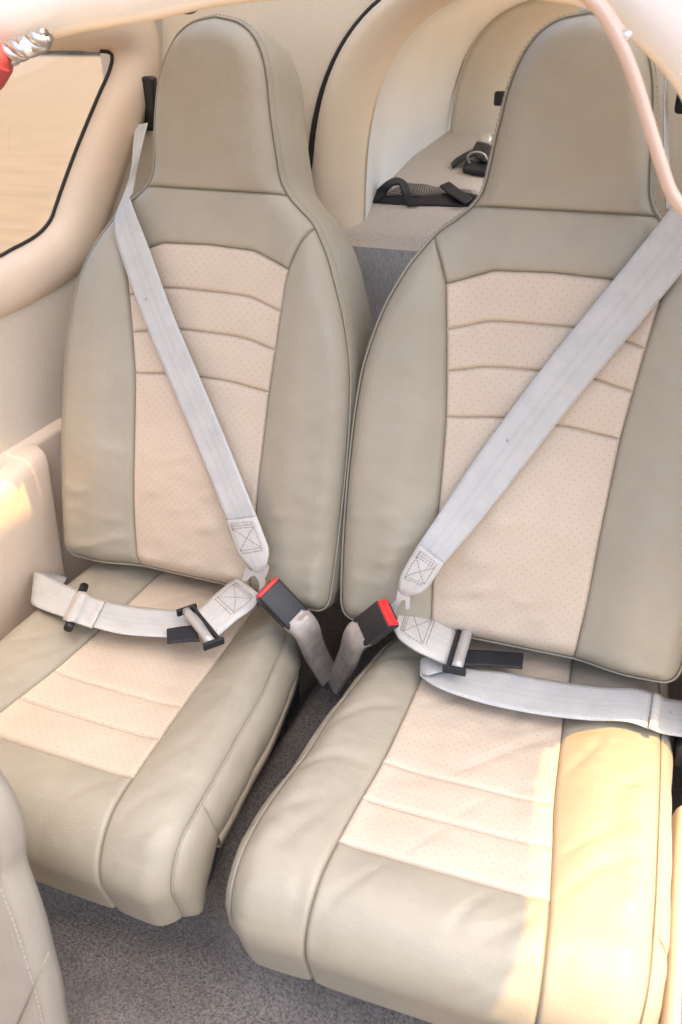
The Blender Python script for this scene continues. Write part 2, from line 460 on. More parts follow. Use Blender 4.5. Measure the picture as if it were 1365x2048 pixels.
# --- rear bulkhead with the oval baggage opening
BX, BYp = .40, .44
def oval(ax, az, cz, n=96, p=2.6):
    out = []
    for k in range(n):
        t = 2*math.pi*k/n
        c, s = math.cos(t), math.sin(t)
        out.append((BX+ax*(.52 if c > 0 else 1)*math.copysign(abs(c)**(2/p), c), cz+az*math.copysign(abs(s)**(2/p), s)))
    return out
OO = oval(.36, .39, .50)
NB = 96
V = []
for k in range(5):
    t = k/4
    for i, (x, z) in enumerate(OO):
        a = math.atan2(z-.5, x-BX); c, s = math.cos(a), math.sin(a)
        m = min((.49 if c > 0 else .76)/max(1e-6, abs(c)), (.50 if s > 0 else .9)/max(1e-6, abs(s)))
        X, Z = BX+c*m, .5+s*m
        V.append((x+(X-x)*t, BYp-.004*math.sin(math.pi*t), z+(Z-z)*t))
bh = tag(mesh_obj('rear_bulkhead', V, grid_faces(NB, 5, closed_u=True), M['headliner']), 'cream cloth covered rear cabin bulkhead behind the seats', kind='structure')
v, f = tube([(x, BYp-.004, z) for x, z in oval(.3585, .3885, .50)], .0048, 8, closed=True)
mesh_obj('black_edge_seal', v, f, M['seal'], bh)
# moulded ring of the opening
V = []
ringp = [(.354, .384, .000), (.345, .379, -.014), (.325, .368, -.014), (.300, .358, .008), (.282, .352, .035), (.273, .349, .06)]
for ax, az, dy in ringp:
    V += [(x, BYp+dy, z) for x, z in oval(ax, az, .502, p=2.75)]
mesh_obj('opening_ring', V, grid_faces(NB, len(ringp), closed_u=True), M['cream_trim'], bh)
# baggage compartment
V = []
bagp = [(.271, .348, .055), (.284, .350, .12), (.298, .354, .25), (.292, .358, .42), (.264, .36, .60), (.255, .355, .63)]
for ax, az, dy in bagp:
    V += [(x, BYp+dy, z) for x, z in oval(ax, az, .502, p=2.9)]
F = [q for q in grid_faces(NB, len(bagp), closed_u=True) if not (min(V[i][0] for i in q) > BX+.04 and min(V[i][2] for i in q) > .40 and max(V[i][2] for i in q) < .84 and .50 < V[q[0]][1] < 1.0)]  # hidden right side left open to let sky light into the compartment
bagw = tag(mesh_obj('baggage_compartment_wall', V, F, M['bagcloth']), 'pale grey cloth lining of the baggage compartment', kind='structure')
V = []
for k, (sc, dy) in enumerate([(1.0, .60), (.985, .588), (.95, .582), (.5, .586), (.02, .59)]):
    V += [(x, BYp+dy, z) for x, z in [(BX+(px-BX)*sc, .54+(pz-.54)*sc) for px, pz in oval(.257, .36, .502, p=3.1)]]
F = [q for q in grid_faces(NB, 5, closed_u=True) if min(V[i][0] for i in q) < BX-.04]  # hidden right part left out so sky light enters from behind
rp = mesh_obj('rear_pad', V, F, M['bagpad'], bagw)
v, f = tube([(x, BYp+.590, z) for x, z in oval(.256, .359, .502, p=3.1)], .003, 6, closed=True)
mesh_obj('pad_piping', v, f, M['bagpad'], bagw)
# baggage floor: sloping carpet + grey riser
BF0 = PY(800, 473, BYp-.005)[2]; BF1 = PY(905, 268, 1.02)[2]
def bag_z(y): return BF0+(BF1-BF0)*(y-BYp)/(1.02-BYp)
xs = np.linspace(BX-.36, BX+.36, 50)
V = []; ys = np.concatenate([np.linspace(BYp-.02, BYp+.02, 6), np.linspace(BYp+.04, 1.05, 24)])
for y in ys:
    for x in xs:
        z = bag_z(y) - .02*float(smoothstep(y, BYp+.012, BYp-.02))
        xx = BX+(x-BX)*(.5 if x > BX else 1)*(.81 if y > BYp+.01 else .97)
        V.append((xx, y, z+.0015*wnoise((x, y, 0), 25)))
tag(mesh_obj('baggage_floor', V, grid_faces(len(xs), len(ys)), M['bagcarpet']), 'beige carpet on the baggage compartment floor', kind='structure')
V = [(x, BYp-.0215+.004*t, BF0-.019-t*1.0) for t in np.linspace(0, 1, 12) for x in np.linspace(BX-.355, BX+.355, 30)]
tag(mesh_obj('baggage_riser', V, grid_faces(30, 12, flip=True), M['greyface']), 'dark grey ribbed carpet face below the baggage floor', kind='structure')

# --- right side: fuselage wall aft of the door, roof shell, sill
def right_x(y, z): return .878-.10*float(smoothstep(y, -.02, .52))-.02*float(smoothstep(z, .2, -.2))
front = [(-.30, -.075), (.05, -.078)]                # (z, y) of the aft edge of the door opening
for x_, y_ in ((.80, -.065), (.756, -.068), (.72, -.069), (.686, -.078), (.655, -.090), (.630, -.100), (.619, -.112), (.610, -.135)):
    t_ = (.878-x_)/(SUN.x/SUN.z); front.append((-.05+t_, y_+t_*SUN.y/SUN.z))
zs = np.linspace(-.36, .66, 78)
V = []
for z in zs:
    y0 = float(np.interp(z, [a for a, b in front], [b for a, b in front]))
    for t in np.linspace(0, 1, 40):
        y = y0+(.46-y0)*t; V.append((right_x(y, z), y, z))
rw = tag(mesh_obj('cabin_wall', V, grid_faces(40, len(zs)), M['trim']), 'tan moulded right cabin wall behind the door opening', kind='structure')
sd = rw.modifiers.new('thick', 'SOLIDIFY'); sd.thickness = .02; sd.offset = 1
def roof_z(x): return .935-.10*(abs(x-.262)/.62)**4
xs = np.linspace(-.36, .884, 50); ys = np.linspace(-.105, .46, 24)
V = [(x, y, roof_z(x)) for y in ys for x in xs]
F = [q for q in grid_faces(50, 24, flip=True) if not (-.03 < V[q[0]][1] < .40 and -.24 < V[q[0]][0] < .76)]
rf = tag(mesh_obj('cabin_roof', V, F, M['headliner']), 'cream headliner of the cabin roof', kind='structure')
sd = rf.modifiers.new('thick', 'SOLIDIFY'); sd.thickness = .03; sd.offset = -1
xg = np.linspace(-.28, .80, 20)
mesh_obj('added_roof_pane', [(x, y, roof_z(x)+.012) for y in (-.06, .44) for x in xg], grid_faces(20, 2), M['glass'], rf)  # clear pane added in the roof so sky light reaches the bulkhead
ys = np.linspace(-.105, .46, 40); zs = np.linspace(.552, .86, 16)
V = [(right_x(max(y, -.02), .5), y, z) for z in zs for y in ys]
F = [q for q in grid_faces(len(ys), len(zs)) if not (.045 < V[q[0]][1] < .42 and .56 < V[q[0]][2] < .82)]  # unseen opening, assumed and sized to let sky light into the aft cabin
uw = mesh_obj('upper_side', V, F, M['trim'], rw)
sd = uw.modifiers.new('thick', 'SOLIDIFY'); sd.thickness = .02; sd.offset = 1
mesh_obj('window_pane', [(right_x(y, .5)+.008, y, z) for y, z in ((.05, .55), (.43, .55), (.43, .84), (.05, .84))], [(0, 1, 2, 3)], M['glass'], rw)
# white panel added overhead, out of view, to keep sun off the seats
DZ, DX1 = 1.90, .620+(1.90+.05)*SUN.x/SUN.z
gr = empty('sun_blocker', (.44, -.53, DZ)); tag(gr, 'added white panel out of view above the cabin, blocking the sun', 'sun blocker')
xs = np.linspace(.44, DX1, 30); ys = np.linspace(-.95, -.16, 24)
V = [(.44+(x-.44)*(DX1+.10*max(0, -.50-y)-.44)/(DX1-.44), y, DZ+.03*math.sin(math.pi*(x-.44)/(DX1-.44))) for y in ys for x in xs]
dsh = mesh_obj('blocker_front', V, grid_faces(30, 24), M['white'], gr, base=root_matrix(gr))
sd = dsh.modifiers.new('thick', 'SOLIDIFY'); sd.thickness = .02; sd.offset = 1
xs = np.linspace(.05, DX1, 30); ys = np.linspace(-.155, .34, 14)
dsh = mesh_obj('blocker_aft', [(x, y, DZ-.004+.03*math.sin(math.pi*(x-.05)/(DX1-.05))) for y in ys for x in xs], grid_faces(30, 14), M['white'], gr, base=root_matrix(gr))  # aft extension added to shade what lies under the clear roof pane
sd = dsh.modifiers.new('thick', 'SOLIDIFY'); sd.thickness = .02; sd.offset = 1
# hoop of the door opening
HY = -.10
hp = [PY(-120, 150, HY), PY(0, 97, HY), PY(140, 54, HY), PY(300, 26, HY), PY(450, -6, HY), PY(640, -20, HY), PY(900, -24, HY), PY(1080, -18, HY), PY(1190, 4, HY),
      PY(1250, 48, HY), PY(1300, 92, HY), PY(1345, 140, HY), PY(1385, 205, HY), PY(1440, 330, HY)]
hc = spline(hp, 80)
V = []
for k, (g, dy) in enumerate([(0, .0), (.012, -.016), (.03, -.022), (.06, -.022), (.14, -.024)]):
    for q in hc:
        c = unit(np.array([q[0]-.262, 0, q[2]-.30])); V.append(q+c*g+np.array([0, dy, 0]))
hoop = tag(mesh_obj('roof_frame', V, grid_faces(80, 5), M['white']), 'white painted roof frame arching over the cabin opening', kind='structure')
V, F = tube(hc+np.array([0, .004, 0]), .0075, 12)
mesh_obj('frame_trim', V, F, M['cream_trim'], hoop)
V = []
for g, dy in [(0.005, .012), (.02, .06), (.05, .12)]:
    for q in hc:
        c = unit(np.array([q[0]-.262, 0, q[2]-.30])); V.append(q+c*g+np.array([0, dy, 0]))
mesh_obj('headliner_edge', V, grid_faces(80, 3), M['headliner'], hoop)
# door sill on the right
secs = [(.774, -.36), (.782, -.22), (.791, -.16), (.797, -.135), (.803, -.126), (.81, -.124)]
ys = np.linspace(-1.2, -.11, 60)
V = [(x+.006*math.sin(y*5), y, z) for y in ys for x, z in secs]
sill = tag(mesh_obj('door_sill', V, grid_faces(len(secs), len(ys), flip=True), M['trim_pink']), 'pinkish tan door sill trim beside the right seat', kind='structure')
secs = [(.807, -.127), (.811, -.120), (.85, -.120), (.95, -.13), (1.0, -.18), (1.02, -.6)]
V = [(x, y, z) for y in ys for x, z in secs]
tag(mesh_obj('wing_root', V, grid_faces(len(secs), len(ys), flip=True), M['white']), 'white painted fuselage edge outside the door sill', kind='structure')

# ================================================================== SEATS
OUT = [(-.014, .0), (-.014, .10), (-.014, .215), (-.010, .238), (.004, .248), (.03, .251), (.07, .253), (.13, .255), (.21, .256), (.29, .2545), (.355, .250), (.40, .242),
       (.455, .226), (.51, .202), (.54, .184), (.568, .163), (.585, .142), (.603, .1215), (.625, .108), (.66, .102), (.69, .0985), (.72, .0945), (.75, .0905), (.78, .0825), (.803, .0715), (.820, .0575), (.833, .035), (.8395, .0)]
half = spline([(u, h) for h, u in OUT], 180)           # bottom centre -> top centre, right half
half[0, 0] = 0; half[-1, 0] = 0
iy = lambda h0, upper=True: int(np.argmin(np.abs(half[:, 1]-h0)+(0 if upper else 0)+np.where(half[:, 0] < .03, 5, 0)))
i_corner = int(np.argmin(np.linalg.norm(half-np.array([.232, -.0125]), axis=1)))
i_bol = int(np.argmin(np.linalg.norm(half-np.array([.168, .563]), axis=1)))
i_hs = int(np.argmin(np.linalg.norm(half-np.array([.1215, .603]), axis=1)))
i_ht = int(np.argmin(np.linalg.norm(half-np.array([.072, .802]), axis=1)))
mir = lambda P: np.asarray(P)*np.array([-1, 1])
i_ib = int(np.argmin(np.linalg.norm(half-np.array([.111, -.014]), axis=1)))
ins_side = np.array([half[i_ib], (.112, .08), (.114, .18), (.118, .28), (.1195, .3175), (.126, .3819), (.132, .4395), (.1395, .500)])
def side_between(h0, h1):
    P = ins_side; hs = np.linspace(h0, h1, 20)
    return np.stack([np.interp(hs, P[:, 1], P[:, 0]), hs], 1)
def arc_line(h_end, u_end, h_mid, u_bev):
    """insert seam: flat middle with sloping shoulders"""
    R = spline([(0, h_mid), (u_bev*.6, h_mid-.0005), (u_bev, h_mid-.003), ((u_bev+u_end)/2, (h_mid+h_end)/2-.002), (u_end, h_end)], 24)
    return np.vstack([mir(R)[::-1], R[1:]])
top_line = np.vstack([[(-.1395, .500)], [(-.078, .5224)], [(.0, .5255)], [(.078, .5224)], [(.1395, .500)]])
top_line = np.vstack([np.linspace(top_line[i], top_line[i+1], 8)[(1 if i else 0):] for i in range(4)])
seam1 = arc_line(.4395, .132, .4575, .080); seam2 = arc_line(.3819, .126, .3955, .078); seam3 = arc_line(.3175, .1195, .3255, .072)
bot_line = np.vstack([mir(half[:i_ib+1])[::-1], half[1:i_ib+1]])
bol_seam = spline([half[i_bol], (.153, .535), (.1395, .500)], 16)  # outline -> insert corner
outline = np.vstack([half, mir(half)[::-1][1:-1]])
PANELS_B = {
 'head': dict(kind='taupe', name='headrest_panel', bottom=np.linspace(mir(half[i_hs]), half[i_hs], 40),
              top=np.vstack([mir(half[i_ht:])[:-1], half[i_ht:][::-1]]),
              left=mir(half[i_hs:i_ht+1]), right=half[i_hs:i_ht+1]),
 'yoke': dict(kind='taupe', name='shoulder_panel', bottom=np.vstack([mir(bol_seam), top_line[1:-1], bol_seam[::-1]]),
              top=np.linspace(mir(half[i_hs]), half[i_hs], 40), left=mir(half[i_bol:i_hs+1]), right=half[i_bol:i_hs+1]),
 'bolR': dict(kind='taupe', name='side_bolster', bottom=half[i_ib:i_corner+1], top=np.repeat(half[i_bol][None], 5, 0)+np.linspace(-.0006, 0, 5)[:, None]*np.array([[1, 0]]),
              left=np.vstack([side_between(ins_side[0, 1], .5), bol_seam[::-1][1:]]), right=half[i_corner:i_bol+1]),
 'ins0': dict(kind='insert', name='insert_panel', bottom=bot_line, top=seam3, left=mir(side_between(ins_side[0, 1], .3175)), right=side_between(ins_side[0, 1], .3175)),
 'ins1': dict(kind='insert', name='insert_panel', bottom=seam3, top=seam2, left=mir(side_between(.3175, .3819)), right=side_between(.3175, .3819)),
 'ins2': dict(kind='insert', name='insert_panel', bottom=seam2, top=seam1, left=mir(side_between(.3819, .4395)), right=side_between(.3819, .4395)),
 'ins3': dict(kind='insert', name='insert_panel', bottom=seam1, top=top_line, left=mir(side_between(.4395, .5)), right=side_between(.4395, .5)),
}
b = PANELS_B['bolR']
PANELS_B['bolL'] = dict(kind='taupe', name='side_bolster', bottom=mir(b['bottom'])[::-1], top=mir(b['top'])[::-1], left=mir(b['right']), right=mir(b['left']))

def frame_back(u, h, n):       # local seat coordinates (z = 0 at the backrest bottom)
    return np.stack([u, h*math.sin(TB)-n*math.cos(TB), h*math.cos(TB)+n*math.sin(TB)], 1)
def base_back(u, h):
    body = smoothstep(h, .60, .46)
    H_ = .024*body*smoothstep(np.abs(u), .10, .185)
    H_ += .010*np.exp(-((h-.14)/.12)**2)*(1-(u/.3)**2)
    H_ += .012*smoothstep(h, .60, .70)*(1-(u/.12)**2)
    H_ -= .011*smoothstep(h, .66, .86)
    return H_
FRAME_BACK = frame_back
def back_height(P, bounds, seed, groove=.0052, puff=.0035):
    u, h = P[:, 0], P[:, 1]
    d_out = seg_dist(P, np.vstack([outline, outline[:1]]))
    Hh = base_back(u, h)
    e = np.clip(1-d_out/.030, 0, 1); Hh = Hh-.020*e**2.2
    d = np.full(len(P), 9.)
    for b_ in bounds: d = np.minimum(d, seg_dist(P, b_))
    Hh = Hh+puff*(1-np.exp(-d/.018))-groove*np.exp(-(d/.0020)**1.3)
    w = np.array([wnoise((a, b_, 0), 9, seed)*.0024+wnoise((a*1.0, b_*2.2, 1), 19, seed+3)*.0011 for a, b_ in P])
    wr = np.array([max(0, wnoise((a+b_*.6, b_*2.4-a*.8, 2), 17, seed+7)-.15)*.008 for a, b_ in P])*smoothstep(h, .30, .05)
    return Hh+w*smoothstep(d, 0, .03)+wr*smoothstep(d, 0, .03)

# cushion profile: arclength d -> (y, z)
C_FLAT, C_R = .408, .070
def cush_profile(d):
    d = np.asarray(d, float)
    a = np.clip((d-C_FLAT)/C_R, 0, math.radians(106))
    y = -np.minimum(d, C_FLAT)-C_R*np.sin(a); z = -C_R*(1-np.cos(a))
    ex = np.maximum(0, d-C_FLAT-C_R*math.radians(106)); th = math.radians(106)
    y = y-ex*math.cos(th); z = z-ex*math.sin(th)
    ny, nz = -np.sin(a), np.cos(a)
    c, s = math.cos(TC), math.sin(TC)
    return y*c+z*s*0, z+ZC-(-y)*(-s), ny, nz
def frame_cush(u, d, n):
    y, z, ny, nz = cush_profile(d)
    return np.stack([u, y+n*ny, z+n*nz], 1)
D0, D1 = -.13, .602
c_edge_out = spline([(.228, D0), (.236, .0), (.239, .10), (.239, .25), (.238, .36), (.236, .44), (.233, .50), (.233, .565), (.232, .588), (.230, D1)], 90)
c_edge_in = spline([(.135, D0), (.178, .0), (.197, .10), (.209, .18), (.213, .25), (.217, .31), (.219, .38), (.220, .44), (.220, .50), (.220, .565), (.219, .588), (.217, D1)], 90)
c_in = spline([(.104, D0), (.106, .05), (.109, .15), (.1125, .233), (.119, .303), (.125, .377), (.129, .44), (.131, .50), (.130, D1)], 90)
def cin_between(d0, d1):
    ds = np.linspace(d0, d1, 24); return np.stack([np.interp(ds, c_in[:, 1], c_in[:, 0]), ds], 1)
def cline(d, curve=.0):
    u = float(np.interp(d, c_in[:, 1], c_in[:, 0])); x = np.linspace(-u, u, 40)
    return np.stack([x, d+curve*(1-(x/u)**2)], 1)
CS = [D0, .233, .303, .377, D1]
I_CC = 89
def cush_panels(inner):
    """inner = +1 when the cut-away side faces right, -1 when it faces left"""
    PC_ = {}
    for k in range(3):
        PC_['ins%d' % k] = dict(kind='insert', name='insert_panel', bottom=cline(CS[k+1]), top=cline(CS[k]),
            left=mir(cin_between(CS[k+1], CS[k])), right=cin_between(CS[k+1], CS[k]))
    PC_['front'] = dict(kind='taupe', name='front_panel', bottom=cline(D1), top=cline(CS[3]), left=mir(cin_between(D1, CS[3])), right=cin_between(D1, CS[3]))
    ei = c_edge_in.copy(); ei[:, 0] += (.004 if inner > 0 else .013)*smoothstep(ei[:, 1], .22, .40)
    eR, eL = (ei, c_edge_out) if inner > 0 else (c_edge_out, ei)
    def bol(e):
        eb = np.linspace(c_in[-1], e[-1], 12)
        return dict(kind='taupe', name='side_bolster', bottom=eb, top=np.linspace(c_in[0], e[0], 10), left=cin_between(D1, D0), right=e[:I_CC+1][::-1])
    PC_['bolR'] = bol(eR); b = bol(eL)
    PC_['bolL'] = dict(kind='taupe', name='side_bolster', bottom=mir(b['bottom'])[::-1], top=mir(b['top'])[::-1], left=mir(b['right']), right=mir(b['left']))
    return PC_, eR, eL
def base_cush(u, d):
    H_ = .016*smoothstep(np.abs(u), .095, .17)*smoothstep(d, .50, .30)
    H_ += .003*np.exp(-((d-.40)/.07)**2)
    H_ -= .006*np.exp(-((d-.17)/.12)**2)*(1-smoothstep(np.abs(u), .06, .13))
    return H_
def cush_height(P, bounds, seed, kind, groove=.005, outl=None):
    u, d = P[:, 0], P[:, 1]
    d_out = seg_dist(P, outl)
    Hh = base_cush(u, d)
    e = np.clip(1-d_out/.032, 0, 1); Hh = Hh-.020*e**2.0
    dd = np.full(len(P), 9.)
    for b_ in bounds: dd = np.minimum(dd, seg_dist(P, b_))
    gd = groove*(1.0)
    Hh = Hh+.0026*(1-np.exp(-dd/.015))-gd*np.exp(-(dd/.0020)**1.3)
    w = np.array([wnoise((a, b_, 0), 8, seed)*.0020+wnoise((a*1.2, b_*2.4, 1), 17, seed+3)*.0016 for a, b_ in P])
    def crease(a, b_, s, k):
        q = wnoise((a*1.0+b_*.9, (b_-a*.9)*.32, 2), s, seed+k)
        return -max(0, .12-abs(q))*.030
    wr = np.array([crease(a, b_, 11, 7) for a, b_ in P])*(1 if kind == 'taupe' else .7)
    lat = np.array([-max(0, .10-abs(wnoise((a*.5, b_*2.2, 5), 8, seed+11)))*.034 for a, b_ in P])*smoothstep(np.abs(u), .15, .22)
    return Hh+(w+wr+lat)*smoothstep(dd, 0, .025)*smoothstep(d, .57, .45)*(.55 if seed < 20 else .85)

def build_seat(s, label):
    root = empty('passenger_seat', (SEATX[s], 0, -.29), SEATYAW[s])
    tag(root, label, 'seat', 'pair of rear passenger seats')
    LOC = Matrix.Translation((0, 0, -.29))           # local meshes are given with z = 0 at the backrest bottom
    def frame_back(u, h, n):
        return FRAME_BACK(u-(.014*smoothstep(h, .60, .76) if s == 0 else 0), h, n)
    def add(name, v, f, mat, par, uvs=None, smooth=True):
        return mesh_obj(name, v, f, mat, par, uvs, smooth, base=LOC)
    rng = random.Random(5+s)
    # ---------- backrest shell (gusset and back)
    n_o = len(outline)
    d_edge = base_back(outline[:, 0], outline[:, 1])-.020-.0052*0
    cen = np.array([0, .35])
    tang = np.roll(outline, -1, 0)-np.roll(outline, 1, 0); nrm = np.stack([tang[:, 1], -tang[:, 0]], 1); nrm /= np.linalg.norm(nrm, axis=1)[:, None]
    if ((outline-cen)*nrm).sum() < 0: nrm = -nrm
    rows = []
    for t, o_, dep0 in [(0, -.004, 0), (.0, .0, .002), (.03, .004, .006), (.08, .0065, .014), (.25, .008, .035), (.5, .008, .065), (.75, .005, .095), (.9, -.002, .112), (1, -.016, .122), (1, -.05, .128), (1, -.12, .130)]:
        dep = dep0*1.2
        P = outline+nrm*o_*np.where(outline[:, 1] < .02, .6, 1)[:, None]
        if o_ <= -.05:
            P = outline*np.array([1+o_*3.5, 1])+np.array([0, 0]); P[:, 1] = cen[1]+(outline[:, 1]-cen[1])*(1+o_*1.4)
        wob = np.array([wnoise((q[0], q[1], dep*6), 12, s*5+2)*.003 for q in P])*(1 if dep > .01 else 0)
        rows.append(frame_back(P[:, 0], P[:, 1], d_edge-dep+wob))
    V = np.vstack(rows); F = grid_faces(n_o, len(rows), closed_u=True)
    F.append(tuple((len(rows)-1)*n_o+i for i in range(n_o)))
    back = add('backrest', V, F, M['taupe_dull'], root)
    for key, p in PANELS_B.items():
        S, nu, nv = coons(p['bottom'], p['top'], p['left'], p['right'])
        hh = back_height(S, (p['bottom'], p['top'], p['left'], p['right']), 3.1+s*17, groove=.006 if p['kind'] == 'taupe' else .005, puff=.0035 if p['kind'] == 'taupe' else .0016)
        add(p['name'], frame_back(S[:, 0], S[:, 1], hh), grid_faces(nu, nv), M[p['kind']], back, S)
    pp = frame_back(outline[:, 0]+nrm[:, 0]*.0008, outline[:, 1]+nrm[:, 1]*.0008, d_edge+.0005)
    v, f = tube(pp, .0018, 6, closed=True); add('piping', v, f, M['piping'], back)
    st = frame_back(outline[:, 0]+nrm[:, 0]*.0052, outline[:, 1]+nrm[:, 1]*.0052, d_edge-.0065)
    v, f = dashes(np.vstack([st, st[:1]]), .0042, .0024, .00045)
    tag(add('stitching', v, f, M['thread'], back, smooth=False), kind='stuff')
    # ---------- cushion shell
    inner = 1 if s == 0 else -1
    PANS, eR, eL = cush_panels(inner)
    c_out = np.vstack([eR, eR[-1:]*np.array([1, 1])+np.array([[0, .1]]), mir(eL)[-1:]+np.array([[0, .1]]), mir(eL)[::-1]])
    zs_, zf_ = -.148, -.205
    pv = []
    prof = [(.05, -.10), (.05, zs_), (-.36, zs_), (-.40, zf_), (-.43, zf_+.02), (-.435, -.12), (-.36, -.085), (.0, -.08)]
    for x in (-.165, .165):
        pv += [(x, y, z) for y, z in prof]
    k = len(prof)
    pf = [(i, (i+1) % k, k+(i+1) % k, k+i) for i in range(k)]+[tuple(range(k))[::-1], tuple(range(k, 2*k))]
    cu = add('cushion', pv, pf, M['taupe_dull'], root, smooth=False)
    for key, p in PANS.items():
        S, nu, nv = coons(p['bottom'], p['top'], p['left'], p['right'])
        hh = cush_height(S, (p['top'], p['left'], p['right'])+((p['bottom'],) if p['kind'] == 'insert' else ()), 11.3+s*23, p['kind'], groove=(.006 if p['kind'] == 'taupe' else .0045), outl=c_out)
        add(p['name'], frame_cush(S[:, 0], S[:, 1], hh), grid_faces(nu, nv), M[p['kind']], cu, S)
    for sgn, edge in ((1, eR[:I_CC+1]), (-1, eL[:I_CC+1])):
        he = base_cush(edge[:, 0], edge[:, 1])-.020
        E3 = frame_cush(edge[:, 0], edge[:, 1], he); nE = len(E3)
        i_split = int(np.argmin(np.abs(edge[:, 1]-.372)))
        tx = np.where(np.arange(nE) <= i_split, edge[:, 0]+.010, edge[i_split, 0]+.010)
        g = np.clip((np.arange(nE)-i_split)/(nE-1-i_split), 0, 1)
        ty = np.where(g > 0, -.362-.05*np.minimum(1, g*1.3), np.minimum(E3[:, 1], 1)); ty = np.where(g > 0, ty, E3[:, 1]*1.0)
        tz = np.where(g > 0, zs_+(zf_-zs_)*np.minimum(1, g*1.5), zs_)
        TT = [(0, -.002), (.02, .002), (.06, .006), (.14, .010), (.3, .015), (.5, .016), (.7, .013), (.86, .007), (1, 0.0)]
        def sp(i, t, o_):
            e = E3[i]; q = e*(1-t)+np.array([tx[i], ty[i], tz[i]])*t; q[0] += o_+.0028*wnoise((q[1], q[2], 0), 20, s*3+1)*(1 if 0 < t < 1 else 0)
            q[0] *= sgn; return q
        for nm, a_, b_ in (('side_panel', 0, i_split), ('corner_panel', i_split, nE-1)):
            rows = []
            for t, o_ in TT:
                R_ = []
                for i in range(a_, b_+1):
                    kk = 1-.35*math.exp(-abs(i-i_split)/1.2)
                    R_.append(sp(i, t, o_*kk))
                rows.append(np.array(R_))
            add(nm, np.vstack(rows), grid_faces(b_-a_+1, len(rows), flip=(sgn > 0)), M['taupe_dull'], cu)
        v, f = tube(np.array([sp(i_split, t, o_*.75+.0005) for t, o_ in TT]), .0013, 6); add('seam', v, f, M['piping'], cu)
        line = E3*np.array([sgn, 1, 1])+np.array([sgn*.0006, 0, .0004])
        v, f = tube(line, .0016, 6); add('piping', v, f, M['piping'], cu)
        # seat pan: pale strip and dark base following the cushion edge
        rows_s, rows_b = [], []
        for i in range(8, i_split-1):
            x, y = sgn*(tx[i]+.001), E3[i][1]
            rows_s += [(x-sgn*.02, y, zs_+.001), (x+sgn*.002, y, zs_-.001), (x+sgn*.003, y, zs_-.018), (x-sgn*.006, y, zs_-.020)]
            rows_b += [(x-sgn*.008, y, zs_-.019), (x-sgn*.020, y, zs_-.060), (x-sgn*.030, y, zs_-.12)]
        n_ = i_split-9
        add('edge_strip', rows_s, grid_faces(4, n_), M['strip'], root)
        add('base_side', rows_b, grid_faces(3, n_), M['darkgrey'], root)
    v, f = box_frame((0, -.13, -.235), (1, 0, 0), (0, 1, 0), (0, 0, 1), .16, .20, .062, .004)
    add('seat_base', v, f, M['darkgrey'], root)
    # dark hinge bar between cushion and backrest
    v, f = box_frame((0.0, .125, -.03), (1, 0, 0), (0, 1, 0), (0, 0, 1), .15, .02, .035, .004)
    if s == 0: v, f = merge((v, f), box_frame((.03, .075, -.022), (1, 0, 0), (0, 1, 0), (0, 0, 1), .10, .03, .018, .004))
    add('hinge_bar', v, f, M['black'], root)
    return root
build_seat(0, 'taupe and cream leather seat beside the left cabin window')
build_seat(1, 'taupe and cream leather seat with sunlit cushion edge on the right')

# ================================================================== BELTS
def ribbon(name, pairs, mat, parent, base, thick=.0016, n=90, crown=.0, nw=9, twist=None):
    A = spline([p[0] for p in pairs], n); B = spline([p[1] for p in pairs], n)
    C = (A+B)/2; L = polylen(C)
    V, UV = [], []
    for i in range(n):
        t = unit(C[min(i+1, n-1)]-C[max(i-1, 0)]); w = B[i]-A[i]; nn = unit(np.cross(w, t)+1e-9)
        if nn @ (CAM-C[i]) < 0: nn = -nn
        wl = np.linalg.norm(w)
        for k in range(nw):
            g = k/(nw-1)
            V.append(A[i]+w*g+nn*crown*(1-(2*g-1)**2)); UV.append(((g-.5)*wl, L[i]))
    o = mesh_obj(name, V, grid_faces(nw, n), mat, parent, UV, base=base)
    m = o.modifiers.new('thick', 'SOLIDIFY'); m.thickness = thick; m.offset = 0
    return o
def plate(name, pts, holes, n, thick, mat, parent, base, bevel=.0006):
    """flat plate: outline (3-D points, coplanar), optional hole, extruded along n"""
    bm = bmesh.new()
    loops = []
    for lp in [pts]+holes:
        vs_ = [bm.verts.new(Vector(p)) for p in lp]
        loops.append([bm.edges.new((vs_[i], vs_[(i+1) % len(vs_)])) for i in range(len(vs_))])
    bmesh.ops.triangle_fill(bm, use_beauty=True, edges=[e for l in loops for e in l])
    r = bmesh.ops.extrude_face_region(bm, geom=bm.faces[:])
    for v in r['geom']:
        if isinstance(v, bmesh.types.BMVert): v.co += Vector(np.asarray(n)*thick)
    bmesh.ops.recalc_face_normals(bm, faces=bm.faces[:])
    bm.verts.index_update()
    V = [np.array(v.co) for v in bm.verts]; F = [[v.index for v in f.verts] for f in bm.faces]; bm.free()
    return mesh_obj(name, V, F, mat, parent, smooth=False, base=base)
